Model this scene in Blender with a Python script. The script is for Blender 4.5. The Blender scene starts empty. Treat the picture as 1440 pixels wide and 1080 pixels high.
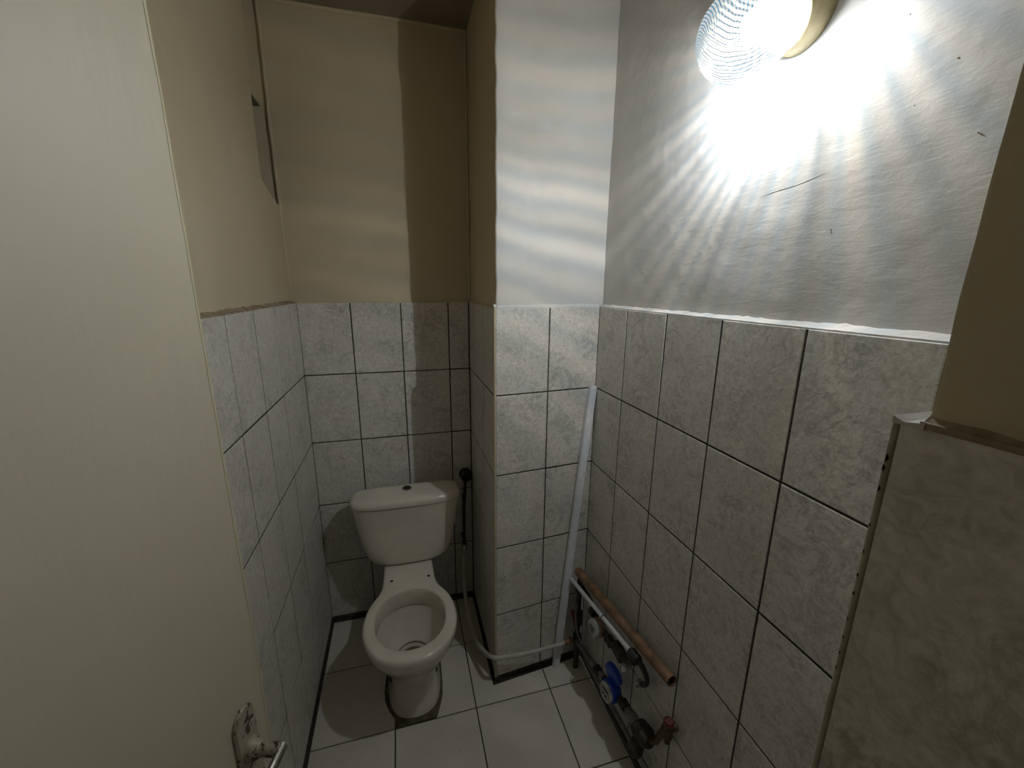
import bpy, bmesh, math, random
from mathutils import Vector, Matrix, noise
random.seed(7)
S = bpy.context.scene
COL = S.collection
PI = math.pi

# ------------------------------------------------------------------ camera
cam_d = bpy.data.cameras.new('camera'); cam = bpy.data.objects.new('camera', cam_d); COL.objects.link(cam)
cam.location = (0.39898, -1.84062, 1.60574)
cam.rotation_euler = (1.335288, -0.006870, -0.266824)
cam_d.sensor_fit = 'HORIZONTAL'; cam_d.sensor_width = 36.0
cam_d.lens = 571.35 * 36.0 / 1440.0
cam_d.clip_start = 0.01; cam_d.clip_end = 50
S.camera = cam
# ------------------------------------------------------------------ world / exposure
w = bpy.data.worlds.new('world'); S.world = w; w.use_nodes = True
w.node_tree.nodes['Background'].inputs[0].default_value = (1.0, 0.80, 0.55, 1)
w.node_tree.nodes['Background'].inputs[1].default_value = 0.03  # added dim warm fill from outside the doorway; no source stands there
S.view_settings.view_transform = 'Standard'; S.view_settings.look = 'None'
S.view_settings.exposure = 0.0; S.view_settings.gamma = 1.0; S.view_settings.use_curve_mapping = False
LAMP_W = 32.0

# ------------------------------------------------------------------ room numbers (metres)
XL, XR, XP = 0.0, 1.105, 0.702          # tile faces: left wall, right wall, chase side
YB, YP, YPR = 0.0, -0.5117, -0.474      # back wall, chase front at its left and right end
H, TH, TW = 1.5374, 0.3031, 0.2028      # tile top, row pitch, column pitch
CEIL = 2.575
YF = -1.6885                             # inner face of the front wall
XJ = 0.660                              # tiled reveal right of the door
FX0, FY0, FT = 0.6055, -0.2923, 0.306   # floor tile joints
def ypil(x): return YP + (YPR - YP) * (x - XP) / (XR - XP)

# ------------------------------------------------------------------ materials
def nodes_of(name):
    m = bpy.data.materials.new(name); m.use_nodes = True
    nt = m.node_tree; return m, nt, nt.nodes['Principled BSDF']
def N(nt, t, **kw):
    n = nt.nodes.new(t)
    for k, v in kw.items():
        if k in n.inputs: n.inputs[k].default_value = v
        else: setattr(n, k, v)
    return n
def ramp(nt, src, stops):
    r = nt.nodes.new('ShaderNodeValToRGB'); e = r.color_ramp.elements
    while len(e) < len(stops): e.new(0.5)
    for i, (p, c) in enumerate(stops):
        e[i].position = p; e[i].color = (c, c, c, 1) if isinstance(c, (int, float)) else (*c, 1)
    nt.links.new(src, r.inputs[0]); return r
def coords(nt, per_object=True, scale=(1, 1, 1)):
    tc = nt.nodes.new('ShaderNodeTexCoord'); mp = nt.nodes.new('ShaderNodeMapping')
    mp.inputs['Scale'].default_value = scale
    nt.links.new(tc.outputs['Object'], mp.inputs[0])
    if per_object:
        oi = nt.nodes.new('ShaderNodeObjectInfo'); ml = N(nt, 'ShaderNodeMath', operation='MULTIPLY'); ml.inputs[1].default_value = 37.0
        nt.links.new(oi.outputs['Random'], ml.inputs[0]); nt.links.new(ml.outputs[0], mp.inputs['Location'])
    return mp.outputs[0]
def noi(nt, co, scale, detail=6, rough=.55, dist=0.0):
    n = N(nt, 'ShaderNodeTexNoise', Scale=scale, Detail=detail, Roughness=rough, Distortion=dist)
    nt.links.new(co, n.inputs['Vector']); return n.outputs['Fac']
def mix(nt, fac, a, b, blend='MIX'):
    m = nt.nodes.new('ShaderNodeMix'); m.data_type = 'RGBA'; m.blend_type = blend
    for i, v in ((0, fac), (6, a), (7, b)):
        if hasattr(v, 'is_linked') or hasattr(v, 'links'): nt.links.new(v, m.inputs[i])
        else: m.inputs[i].default_value = v if isinstance(v, (int, float)) else (*v, 1)
    return m.outputs[2]
def bump(nt, bs, h, strength, dist, prev=None):
    b = N(nt, 'ShaderNodeBump', Strength=strength, Distance=dist)
    nt.links.new(h, b.inputs['Height'])
    if prev: nt.links.new(prev, b.inputs['Normal'])
    nt.links.new(b.outputs[0], bs.inputs['Normal']); return b.outputs[0]
def rough_mat(name, c1, c2, scale=20, rough=.6, metallic=0, bumpd=0.0005, detail=6):
    m, nt, bs = nodes_of(name)
    co = coords(nt); f = noi(nt, co, scale, detail)
    r = ramp(nt, f, [(.35, c1), (.65, c2)])
    nt.links.new(r.outputs[0], bs.inputs['Base Color'])
    bs.inputs['Roughness'].default_value = rough; bs.inputs['Metallic'].default_value = metallic
    if bumpd: bump(nt, bs, f, .5, bumpd)
    return m

def plaster_mat(name, base, dirty, streak=True):
    m, nt, bs = nodes_of(name)
    co = coords(nt, False)
    big = noi(nt, co, 2.2, 4, .6); dirt = ramp(nt, big, [(.42, 0), (.72, 1)])
    fine = noi(nt, co, 45, 8, .6)
    c = mix(nt, dirt.outputs[0], base, dirty)
    sp = ramp(nt, noi(nt, co, 160, 3, .5), [(.70, 1), (.76, .72)])
    c = mix(nt, .35, c, sp.outputs[0], 'MULTIPLY')
    nt.links.new(c, bs.inputs['Base Color'])
    bs.inputs['Roughness'].default_value = .75; bs.inputs['Specular IOR Level'].default_value = .25
    b1 = bump(nt, bs, fine, .35, .0014)
    cs = coords(nt, False, (4, 4, 15) if streak else (6, 6, 6))
    b2 = bump(nt, bs, noi(nt, cs, 6, 7, .62, .6), .28, .0022, b1)
    bump(nt, bs, noi(nt, co, 5, 3), .5, .012, b2)
    return m
M = {}
M['plaster'] = plaster_mat('whitewashed plaster', (.61, .60, .575), (.55, .52, .465))
M['plaster_warm'] = plaster_mat('warm plaster', (.58, .495, .36), (.52, .435, .305), False)  # warmer, darker tone than the whitewashed plaster
M['mortar_brown'] = rough_mat('brown mortar', (.20, .14, .085), (.42, .34, .25), 55, .9, 0, .003, 8)
M['grout'] = rough_mat('dark grout', (.030, .025, .018), (.075, .063, .047), 60, .95, 0, .0006)
M['cement_light'] = rough_mat('pale edge grout', (.34, .315, .235), (.46, .43, .34), 50, .8, 0, .0008)
M['cement'] = rough_mat('cement patch', (.07, .055, .035), (.15, .122, .08), 30, .95, 0, .002)

def tile_mat():
    m, nt, bs = nodes_of('marbled grey wall tile')
    co = coords(nt)
    base = ramp(nt, noi(nt, co, 78, 10, .66, 1.1), [(.32, (.49, .468, .415)), (.50, (.675, .65, .59)), (.68, (.80, .775, .715))])
    cloud = ramp(nt, noi(nt, co, 9, 4, .5), [(.35, .91), (.68, 1.0)])
    c = mix(nt, 1.0, base.outputs[0], cloud.outputs[0], 'MULTIPLY')
    v = noi(nt, co, 13, 10, .66, 1.0)
    ab = N(nt, 'ShaderNodeMath', operation='SUBTRACT'); ab.inputs[1].default_value = .5; nt.links.new(v, ab.inputs[0])
    a2 = N(nt, 'ShaderNodeMath', operation='ABSOLUTE'); nt.links.new(ab.outputs[0], a2.inputs[0])
    vein = ramp(nt, a2.outputs[0], [(.0, .70), (.018, .84), (.05, 1.0)])
    mask = ramp(nt, noi(nt, co, 6, 3), [(.45, 0), (.58, 1)])
    c = mix(nt, mask.outputs[0], c, mix(nt, 1.0, c, vein.outputs[0], 'MULTIPLY'))
    nt.links.new(c, bs.inputs['Base Color'])
    bs.inputs['Roughness'].default_value = .34; bs.inputs['Specular IOR Level'].default_value = .4
    bump(nt, bs, noi(nt, co, 36, 9, .66, .8), .5, .0020)
    return m
M['tile'] = tile_mat()
def floor_mat():
    m, nt, bs = nodes_of('pale floor tile')
    co = coords(nt)
    r = ramp(nt, noi(nt, co, 6, 6), [(.3, (.64, .60, .52)), (.7, (.73, .69, .61))])
    sp = ramp(nt, noi(nt, co, 55, 4, .6), [(.66, 1), (.74, .80)])
    nt.links.new(mix(nt, 1.0, r.outputs[0], sp.outputs[0], 'MULTIPLY'), bs.inputs['Base Color'])
    rr = ramp(nt, noi(nt, co, 12, 5), [(.3, .38), (.7, .6)]); nt.links.new(rr.outputs[0], bs.inputs['Roughness'])
    bs.inputs['Specular IOR Level'].default_value = .35
    bump(nt, bs, noi(nt, co, 60, 4), .15, .0006)
    return m
M['floor'] = floor_mat()
def ceramic(name, col):
    m, nt, bs = nodes_of(name)
    co = coords(nt, False); r = ramp(nt, noi(nt, co, 9, 4), [(.35, tuple(x * .9 for x in col)), (.7, col)])
    nt.links.new(r.outputs[0], bs.inputs['Base Color'])
    bs.inputs['Roughness'].default_value = .16; bs.inputs['Coat Weight'].default_value = .25; bs.inputs['Coat Roughness'].default_value = .06
    return m
M['ceramic'] = ceramic('white vitreous china', (.74, .695, .59))
M['stain'] = rough_mat('brown lime stain', (.12, .085, .05), (.22, .17, .11), 40, .5)
M['dark_hole'] = rough_mat('dark hole', (.012, .01, .008), (.02, .018, .015), 30, .9)
def water_mat():
    m, nt, bs = nodes_of('murky water')
    co = coords(nt, False); r = ramp(nt, noi(nt, co, 20, 3), [(.3, (.10, .085, .055)), (.7, (.16, .14, .10))])
    nt.links.new(r.outputs[0], bs.inputs['Base Color']); bs.inputs['Roughness'].default_value = .05
    return m
M['water'] = water_mat()
def metal(name, c1, c2, rough=.25, scale=30):
    m, nt, bs = nodes_of(name); co = coords(nt)
    f = noi(nt, co, scale, 5); r = ramp(nt, f, [(.35, c1), (.65, c2)])
    nt.links.new(r.outputs[0], bs.inputs['Base Color']); bs.inputs['Metallic'].default_value = 1
    rr = ramp(nt, f, [(.3, rough * .7), (.7, rough * 1.6)]); nt.links.new(rr.outputs[0], bs.inputs['Roughness'])
    return m
M['chrome'] = metal('worn chrome', (.45, .44, .42), (.62, .61, .58), .16)
M['brass'] = metal('corroded brass', (.07, .055, .035), (.20, .16, .11), .45)
M['steel'] = metal('dull grey steel', (.20, .20, .19), (.36, .35, .33), .4)
M['copper'] = rough_mat('rusty brown painted pipe', (.115, .062, .03), (.25, .145, .08), 24, .5, 0, .0006)
M['white_plastic'] = rough_mat('white plastic', (.55, .55, .53), (.66, .66, .64), 14, .4, 0, .0002)
M['hose'] = rough_mat('cream hose', (.42, .40, .35), (.54, .52, .46), 26, .4, 0, .0002)
M['trunking'] = rough_mat('white trunking plastic', (.74, .76, .80), (.86, .88, .92), 30, .45, 0, .0004)
M['black_rubber'] = rough_mat('black plastic', (.012, .011, .010), (.035, .032, .028), 30, .5)
M['dark_fitting'] = rough_mat('dark corroded fitting', (.022, .019, .014), (.075, .062, .045), 40, .55, .3)
M['blue'] = rough_mat('blue meter plastic', (.008, .05, .40), (.015, .09, .62), 12, .35, 0, .0002)
M['red'] = rough_mat('dark red handle', (.10, .006, .005), (.17, .014, .010), 20, .45)
M['rustband'] = rough_mat('rusty band', (.30, .15, .07), (.48, .27, .13), 30, .6)
M['grey_meter'] = rough_mat('grey meter body', (.30, .30, .27), (.42, .41, .37), 20, .4)
def dial_mat():
    m, nt, bs = nodes_of('meter dial glass'); co = coords(nt)
    r = ramp(nt, noi(nt, co, 60, 3), [(.38, (.28, .28, .27)), (.6, (.50, .50, .48))])
    nt.links.new(r.outputs[0], bs.inputs['Base Color']); bs.inputs['Roughness'].default_value = .12
    return m
M['dial'] = dial_mat()
def door_mat():
    m, nt, bs = nodes_of('yellowed white door paint'); co = coords(nt, False)
    r = ramp(nt, noi(nt, co, 1.6, 3, .5), [(.3, (.435, .39, .285)), (.7, (.47, .435, .335))])
    nt.links.new(r.outputs[0], bs.inputs['Base Color']); bs.inputs['Roughness'].default_value = .5
    b1 = bump(nt, bs, noi(nt, co, 260, 3, .6), .25, .0004)
    bump(nt, bs, noi(nt, coords(nt, False, (8, 8, 1)), 8, 3), .25, .002, b1)
    return m
M['door'] = door_mat()
M['door_edge'] = rough_mat('yellowed door edge paint', (.42, .375, .20), (.47, .425, .27), 8, .6)
def chipped():
    m, nt, bs = nodes_of('chipped painted metal'); co = coords(nt)
    f = ramp(nt, noi(nt, co, 70, 6, .65), [(.56, 0), (.60, 1)])
    nt.links.new(mix(nt, f.outputs[0], (.40, .36, .27), (.05, .04, .025)), bs.inputs['Base Color'])
    bs.inputs['Roughness'].default_value = .4; bs.inputs['Metallic'].default_value = .35
    bump(nt, bs, f.outputs[0], .4, .0006); return m
M['chipped'] = chipped()
M['lamp_base'] = rough_mat('yellowed lamp base', (.27, .22, .12), (.40, .34, .20), 25, .5, 0, .0005)

SEED = 2.3
def shade_mat():
    # spiral ribbed glass: the ribs run as blue-tinted spirals from the tip to the rim
    m = bpy.data.materials.new('spiral ribbed glass'); m.use_nodes = True; nt = m.node_tree
    nt.nodes.clear(); out = nt.nodes.new('ShaderNodeOutputMaterial')
    uv = nt.nodes.new('ShaderNodeUVMap'); uv.uv_map = 'UVMap'
    sep = nt.nodes.new('ShaderNodeSeparateXYZ'); nt.links.new(uv.outputs[0], sep.inputs[0])
    p4 = N(nt, 'ShaderNodeMath', operation='POWER'); p4.inputs[1].default_value = 4.0; nt.links.new(sep.outputs[1], p4.inputs[0])
    p4m = N(nt, 'ShaderNodeMath', operation='MULTIPLY'); p4m.inputs[1].default_value = -.22; nt.links.new(p4.outputs[0], p4m.inputs[0])
    tw = N(nt, 'ShaderNodeMath', operation='MULTIPLY_ADD'); tw.inputs[1].default_value = -0.20; nt.links.new(sep.outputs[1], tw.inputs[0]); nt.links.new(p4m.outputs[0], tw.inputs[2])
    ad = N(nt, 'ShaderNodeMath', operation='ADD'); nt.links.new(sep.outputs[0], ad.inputs[0]); nt.links.new(tw.outputs[0], ad.inputs[1])
    wob = N(nt, 'ShaderNodeTexNoise', Scale=5.0, Detail=2.0); nt.links.new(uv.outputs[0], wob.inputs['Vector'])
    wm = N(nt, 'ShaderNodeMath', operation='MULTIPLY_ADD'); wm.inputs[1].default_value = .03; nt.links.new(wob.outputs['Fac'], wm.inputs[0]); nt.links.new(ad.outputs[0], wm.inputs[2])
    fr = N(nt, 'ShaderNodeMath', operation='MULTIPLY'); fr.inputs[1].default_value = 2 * PI * 44; nt.links.new(wm.outputs[0], fr.inputs[0])
    sn = N(nt, 'ShaderNodeMath', operation='SINE'); nt.links.new(fr.outputs[0], sn.inputs[0])
    s01 = N(nt, 'ShaderNodeMath', operation='MULTIPLY_ADD'); s01.inputs[1].default_value = .5; s01.inputs[2].default_value = .5; nt.links.new(sn.outputs[0], s01.inputs[0])
    # uneven glass tint round the axis, added to throw light streaks
    low = N(nt, 'ShaderNodeMath', operation='MULTIPLY'); low.inputs[1].default_value = 2 * PI * 1.0; nt.links.new(ad.outputs[0], low.inputs[0])
    cv = N(nt, 'ShaderNodeCombineXYZ'); c1 = N(nt, 'ShaderNodeMath', operation='COSINE'); c2 = N(nt, 'ShaderNodeMath', operation='SINE')
    nt.links.new(low.outputs[0], c1.inputs[0]); nt.links.new(low.outputs[0], c2.inputs[0]); nt.links.new(c1.outputs[0], cv.inputs[0]); nt.links.new(c2.outputs[0], cv.inputs[1])
    gn = N(nt, 'ShaderNodeTexNoise', Scale=6.0, Detail=6.0, Roughness=.75); sh_ = N(nt, 'ShaderNodeVectorMath', operation='ADD'); sh_.inputs[1].default_value = (SEED, 1.7, .4); nt.links.new(cv.outputs[0], sh_.inputs[0]); nt.links.new(sh_.outputs[0], gn.inputs['Vector'])
    trans = ramp(nt, gn.outputs['Fac'], [(.38, (.40, .42, .45)), (.50, (.66, .68, .71)), (.60, (1, 1, 1))])
    rib = ramp(nt, s01.outputs[0], [(.0, (.05, .30, .58)), (.16, (.25, .58, .82)), (.38, (1, 1, 1))])
    fade = ramp(nt, sep.outputs[1], [(.34, 0.0), (.66, .93)])     # streak tint evened out towards the tip, for smooth light on the door
    trans = type('o', (), {'outputs': [mix(nt, fade.outputs[0], trans.outputs[0], (.66, .68, .70))]})
    tcol = mix(nt, .62, trans.outputs[0], rib.outputs[0], 'MULTIPLY')
    side = N(nt, 'ShaderNodeMath', operation='MULTIPLY_ADD'); side.inputs[1].default_value = .27; side.inputs[2].default_value = .73; nt.links.new(c1.outputs[0], side.inputs[0])
    tcol = mix(nt, 1.0, tcol, side.outputs[0], 'MULTIPLY')     # tint added to dim the light thrown to the doorway side
    geo = nt.nodes.new('ShaderNodeNewGeometry'); sg = nt.nodes.new('ShaderNodeSeparateXYZ'); nt.links.new(geo.outputs['True Normal'], sg.inputs[0])
    bf = N(nt, 'ShaderNodeMath', operation='MULTIPLY_ADD'); bf.inputs[1].default_value = -2.0; bf.inputs[2].default_value = 1.0; nt.links.new(geo.outputs['Backfacing'], bf.inputs[0])
    up_ = N(nt, 'ShaderNodeMath', operation='MULTIPLY'); nt.links.new(bf.outputs[0], up_.inputs[0]); nt.links.new(sg.outputs[2], up_.inputs[1])
    mv = N(nt, 'ShaderNodeMath', operation='MULTIPLY_ADD'); mv.inputs[1].default_value = .5; mv.inputs[2].default_value = .5; nt.links.new(up_.outputs[0], mv.inputs[0])
    up_dim = ramp(nt, mv.outputs[0], [(.36, (1, 1, 1)), (.74, (.36, .34, .31))])     # tint added to dim the light thrown upwards
    tcol = mix(nt, 1.0, tcol, up_dim.outputs[0], 'MULTIPLY')
    tr = nt.nodes.new('ShaderNodeBsdfTransparent'); nt.links.new(tcol, tr.inputs[0])
    tl = nt.nodes.new('ShaderNodeBsdfTranslucent'); nt.links.new(mix(nt, 1.0, (.50, .53, .55), rib.outputs[0], 'MULTIPLY'), tl.inputs[0])
    gl = nt.nodes.new('ShaderNodeBsdfGlossy'); gl.inputs['Roughness'].default_value = .12
    bp = N(nt, 'ShaderNodeBump', Strength=.6, Distance=.002); nt.links.new(s01.outputs[0], bp.inputs['Height']); nt.links.new(bp.outputs[0], gl.inputs['Normal'])
    m1 = N(nt, 'ShaderNodeMixShader'); m1.inputs[0].default_value = .022; nt.links.new(tr.outputs[0], m1.inputs[1]); nt.links.new(tl.outputs[0], m1.inputs[2])
    m2 = N(nt, 'ShaderNodeMixShader'); m2.inputs[0].default_value = .05; nt.links.new(m1.outputs[0], m2.inputs[1]); nt.links.new(gl.outputs[0], m2.inputs[2])
    nt.links.new(m2.outputs[0], out.inputs[0]); return m
M['shade'] = shade_mat()
def bulb_mat():
    m = bpy.data.materials.new('clear bulb glass'); m.use_nodes = True; nt = m.node_tree; nt.nodes.clear()
    out = nt.nodes.new('ShaderNodeOutputMaterial'); tr = nt.nodes.new('ShaderNodeBsdfTransparent'); tl = nt.nodes.new('ShaderNodeBsdfTranslucent')
    mx = N(nt, 'ShaderNodeMixShader'); mx.inputs[0].default_value = .05
    nt.links.new(tr.outputs[0], mx.inputs[1]); nt.links.new(tl.outputs[0], mx.inputs[2]); nt.links.new(mx.outputs[0], out.inputs[0]); return m
M['bulb'] = bulb_mat()

# ------------------------------------------------------------------ object helpers
def tag(o, label=None, cat=None, group=None, kind=None):
    for k, v in (('label', label), ('category', cat), ('group', group), ('kind', kind)):
        if v: o[k] = v
    return o
def wloc(o):
    v = Vector((0, 0, 0))
    while o is not None: v = v + o.location; o = o.parent
    return v
def thing(name, loc, label=None, cat=None, group=None, kind=None):
    o = bpy.data.objects.new(name, None); o.empty_display_size = .05; COL.objects.link(o); o.location = loc
    return tag(o, label, cat, group, kind)
def link(name, me, mat, parent=None, loc=None):
    o = bpy.data.objects.new(name, me); COL.objects.link(o)
    if mat and not me.materials: me.materials.append(M[mat] if isinstance(mat, str) else mat)
    if parent is not None: o.parent = parent
    if loc is not None: o.location = loc
    return o
class MB:
    "collects world-space shapes; build() links them as one mesh, origin at the parent's or at the given base"
    def __init__(s): s.v = []; s.f = []
    def add(s, vs, fs):
        b = len(s.v); s.v += [Vector(p) for p in vs]; s.f += [tuple(b + i for i in f) for f in fs]; return s
    def box(s, a, b):
        x0, y0, z0 = [min(p, q) for p, q in zip(a, b)]; x1, y1, z1 = [max(p, q) for p, q in zip(a, b)]
        return s.add([(x0,y0,z0),(x1,y0,z0),(x1,y1,z0),(x0,y1,z0),(x0,y0,z1),(x1,y0,z1),(x1,y1,z1),(x0,y1,z1)],
                     [(0,3,2,1),(4,5,6,7),(0,1,5,4),(1,2,6,5),(2,3,7,6),(3,0,4,7)])
    def obox(s, c, ax, ay, az):
        c, ax, ay, az = Vector(c), Vector(ax), Vector(ay), Vector(az); vs = []
        for k in (-1, 1):
            for (i, j) in ((-1,-1),(1,-1),(1,1),(-1,1)): vs.append(c + i*ax + j*ay + k*az)
        return s.add(vs, [(0,3,2,1),(4,5,6,7),(0,1,5,4),(1,2,6,5),(2,3,7,6),(3,0,4,7)])
    def rings(s, rings, cap0=True, cap1=True, closed=True):
        n = len(rings[0]); vs = [p for r in rings for p in r]; fs = []
        for i in range(len(rings) - 1):
            for j in range(n if closed else n - 1):
                k = (j + 1) % n; fs.append((i*n + j, i*n + k, (i+1)*n + k, (i+1)*n + j))
        if cap0: fs.append(tuple(range(n))[::-1])
        if cap1: fs.append(tuple((len(rings)-1)*n + j for j in range(n)))
        return s.add(vs, fs)
    def tube(s, pts, r, n=14, cap=True):
        pts = [Vector(p) for p in pts]; rr = r if isinstance(r, (list, tuple)) else [r]*len(pts)
        rings = []; up = None
        for i, p in enumerate(pts):
            t = (pts[min(i+1, len(pts)-1)] - pts[max(i-1, 0)]).normalized()
            if up is None: up = Vector((0,0,1)) if abs(t.z) < .9 else Vector((1,0,0))
            a = t.cross(up).normalized(); b = a.cross(t).normalized(); up = b
            rings.append([p + rr[i]*(math.cos(2*PI*k/n)*a + math.sin(2*PI*k/n)*b) for k in range(n)])
        return s.rings(rings, cap, cap)
    def lathe(s, c, ax, prof, n=24, cap0=True, cap1=True):
        c, ax = Vector(c), Vector(ax).normalized(); u = Vector((0,0,1)) if abs(ax.z) < .9 else Vector((1,0,0))
        a = ax.cross(u).normalized(); b = a.cross(ax)
        return s.rings([[c + ax*h + max(r, 1e-4)*(math.cos(2*PI*k/n)*a + math.sin(2*PI*k/n)*b) for k in range(n)] for h, r in prof], cap0, cap1)
    def build(s, name, mat, parent=None, base=None, smooth=False, bevel=0):
        o0 = wloc(parent) if parent is not None else (Vector(base) if base else Vector((0,0,0)))
        me = bpy.data.meshes.new(name); me.from_pydata([p - o0 for p in s.v], [], s.f)
        bm = bmesh.new(); bm.from_mesh(me); bmesh.ops.recalc_face_normals(bm, faces=bm.faces)
        if bevel: bmesh.ops.bevel(bm, geom=list(bm.edges), offset=bevel, segments=2, affect='EDGES', profile=.6)
        bm.to_mesh(me); bm.free()
        if smooth:
            me.polygons.foreach_set('use_smooth', [True]*len(me.polygons))
            try: me.set_sharp_from_angle(angle=math.radians(38))
            except Exception: pass
        o = link(name, me, mat, parent)
        if parent is None and base: o.location = base
        return o
def spline(pts, n=8):
    P = [Vector(p) for p in pts]; out = []
    for i in range(len(P) - 1):
        p0, p1, p2, p3 = P[max(i-1,0)], P[i], P[i+1], P[min(i+2,len(P)-1)]
        for k in range(n):
            t = k/n; out.append(.5*((2*p1) + (-p0+p2)*t + (2*p0-5*p1+4*p2-p3)*t*t + (-p0+3*p1-3*p2+p3)*t**3))
    out.append(P[-1]); return out
def nz(x, y, z, s=1.0): return noise.noise(Vector((x*s, y*s, z*s)))

# ------------------------------------------------------------------ tile pieces
_tcache = {}
def tile_mesh(wd, ht, th=.008, ch=.0016):
    k = (round(wd, 4), round(ht, 4))
    if k in _tcache: return _tcache[k]
    a, b = wd/2, ht/2
    lo = [(-a,-b,-th),(a,-b,-th),(a,b,-th),(-a,b,-th)]; mi = [(-a,-b,-ch*.7),(a,-b,-ch*.7),(a,b,-ch*.7),(-a,b,-ch*.7)]
    up = [(-a+ch,-b+ch,0),(a-ch,-b+ch,0),(a-ch,b-ch,0),(-a+ch,b-ch,0)]
    fs = [(8,9,10,11)]
    for i in range(4):
        j = (i+1) % 4; fs += [(i,j,4+j,4+i),(4+i,4+j,8+j,8+i)]
    me = bpy.data.meshes.new('tile'); me.from_pydata(lo+mi+up, [], fs); me.materials.append(M['tile'])
    _tcache[k] = me; return me
def place_tile(parent, c, u, v, n, wd, ht):
    o = bpy.data.objects.new('tile', tile_mesh(wd, ht)); COL.objects.link(o); o.parent = parent
    R = Matrix((Vector(u).normalized(), Vector(v).normalized(), Vector(n).normalized())).transposed().to_4x4()
    J = Matrix.Rotation(random.uniform(-.0022,.0022), 4, 'X') @ Matrix.Rotation(random.uniform(-.0022,.0022), 4, 'Y')
    off = Vector(n).normalized()*random.uniform(-.0006, .0004)
    o.matrix_basis = Matrix.Translation(Vector(c) + off - wloc(parent)) @ R @ J
    return o
G = .0048   # joint width
def tile_wall(parent, p0, u, n, cuts, ztop=H, rows=5):
    "cuts: distances along u from p0 where columns begin and end"
    u = Vector(u).normalized()
    for c0, c1 in zip(cuts[:-1], cuts[1:]):
        for r in range(rows):
            zt = ztop - r*TH; zb = zt - TH
            wd, ht = c1 - c0 - G, TH - G
            if wd < .01: continue
            c = Vector(p0) + u*((c0 + c1)/2); c.z = (zt + zb)/2
            place_tile(parent, c, u, (0,0,1), n, wd, ht)
def relief_panel(name, p0, u, n, us, zs, dep, thick, mat, parent=None, kind='structure'):
    "a slab whose front is a fine height field: dep(u,z) metres proud along n"
    u, n, p0 = Vector(u), Vector(n), Vector(p0); W, Hh = len(us), len(zs); m = MB()
    m.v = [p0 + u*a + Vector((0,0,z)) + n*dep(a, z) for z in zs for a in us]
    m.f = [(j*W+i, j*W+i+1, (j+1)*W+i+1, (j+1)*W+i) for j in range(Hh-1) for i in range(W-1)]
    b = len(m.v)
    border = [i for i in range(W)] + [j*W+W-1 for j in range(1, Hh)] + [(Hh-1)*W+i for i in range(W-2, -1, -1)] + [j*W for j in range(Hh-2, 0, -1)]
    def back(i): a, z = us[i % W], zs[i // W]; return p0 + u*a + Vector((0,0,z)) - n*thick
    m.v += [back(i) for i in border]; L = len(border)
    m.f += [(border[k], b+k, b+(k+1) % L, border[(k+1) % L]) for k in range(L)] + [tuple(b+k for k in range(L))]
    o = m.build(name, mat, parent, None, True)
    if kind and parent is None: o['kind'] = kind
    return o
def lin(a, b, step):
    n = max(1, int(round((b-a)/step))); return [a + (b-a)*i/n for i in range(n+1)]
def fillet(name, p0, u, n, L, depth, height, mat, parent, rough=.002, z=H, step=.012, lip=0.0):
    "rough mortar wedge filling the ledge on top of the tiles"
    u, n, p0 = Vector(u).normalized(), Vector(n), Vector(p0); rings = []
    for a in lin(0, L, step):
        q = p0 + u*a; k = nz(a*40, z*7, depth*90); k2 = nz(a*55+9, 3.1, depth*50); k3 = nz(a*120, 5.7, depth*30)
        base = q + Vector((0,0,z-.0035)); f = base - n*(.0006 + rough*.12*(1+k)) + n*lip
        rings.append([f, f + Vector((0,0,.0040 + rough*.25*k3)), base - n*depth*.55 + Vector((0,0,height*.5 + rough*(k2+k3*.6))), base - n*(depth+.004) + Vector((0,0,height*(1+.25*k) + rough*k3)), base - n*(depth+.004)])
    return MB().rings(rings).build(name, mat, parent, None, False)

# ================================================================== the setting
# ---- floor
floor = MB().box((-.30, .15, -.09), (1.40, -2.5, -.004)).build('floor', 'grout'); floor['kind'] = 'structure'
def floor_tile(poly, name='tile'):
    cx = sum(p[0] for p in poly)/len(poly); cy = sum(p[1] for p in poly)/len(poly)
    bm = bmesh.new(); vs = [bm.verts.new((x-cx, y-cy, 0)) for x, y in poly]; f = bm.faces.new(vs)
    if f.normal.z < 0 or True: bmesh.ops.recalc_face_normals(bm, faces=bm.faces)
    f.normal_update()
    if f.normal.z < 0: f.normal_flip()
    r = bmesh.ops.extrude_face_region(bm, geom=[f]); ev = [e for e in r['geom'] if isinstance(e, bmesh.types.BMVert)]
    bmesh.ops.translate(bm, verts=ev, vec=(0, 0, .0085))
    bmesh.ops.recalc_face_normals(bm, faces=bm.faces)
    top = [e for e in bm.edges if all(v.co.z > .008 for v in e.verts)]
    bmesh.ops.bevel(bm, geom=top, offset=.0014, segments=1, affect='EDGES')
    me = bpy.data.meshes.new('floor_tile'); bm.to_mesh(me); bm.free(); me.materials.append(M['floor'])
    o = link('tile', me, None, floor, (cx, cy, -.0085 + random.uniform(-.0004, .0003))); return o
g = .0022
xs = [.009] + [FX0 - FT, FX0, FX0 + FT] + [XR - .010]
ys = [-.012, FY0] + [FY0 - FT*k for k in range(1, 8)]
hole = [(.2972,-.560),(.276,-.525),(.2600,-.480),(.2562,-.440),(.2590,-.395),(.2640,-.345),(.268,-.285)]   # left half of the cut-out round the foot
holr = [(.455,-.592),(.470,-.553),(.4830,-.510),(.4870,-.465),(.4890,-.42),(.4900,-.37),(.490,-.285)]
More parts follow.
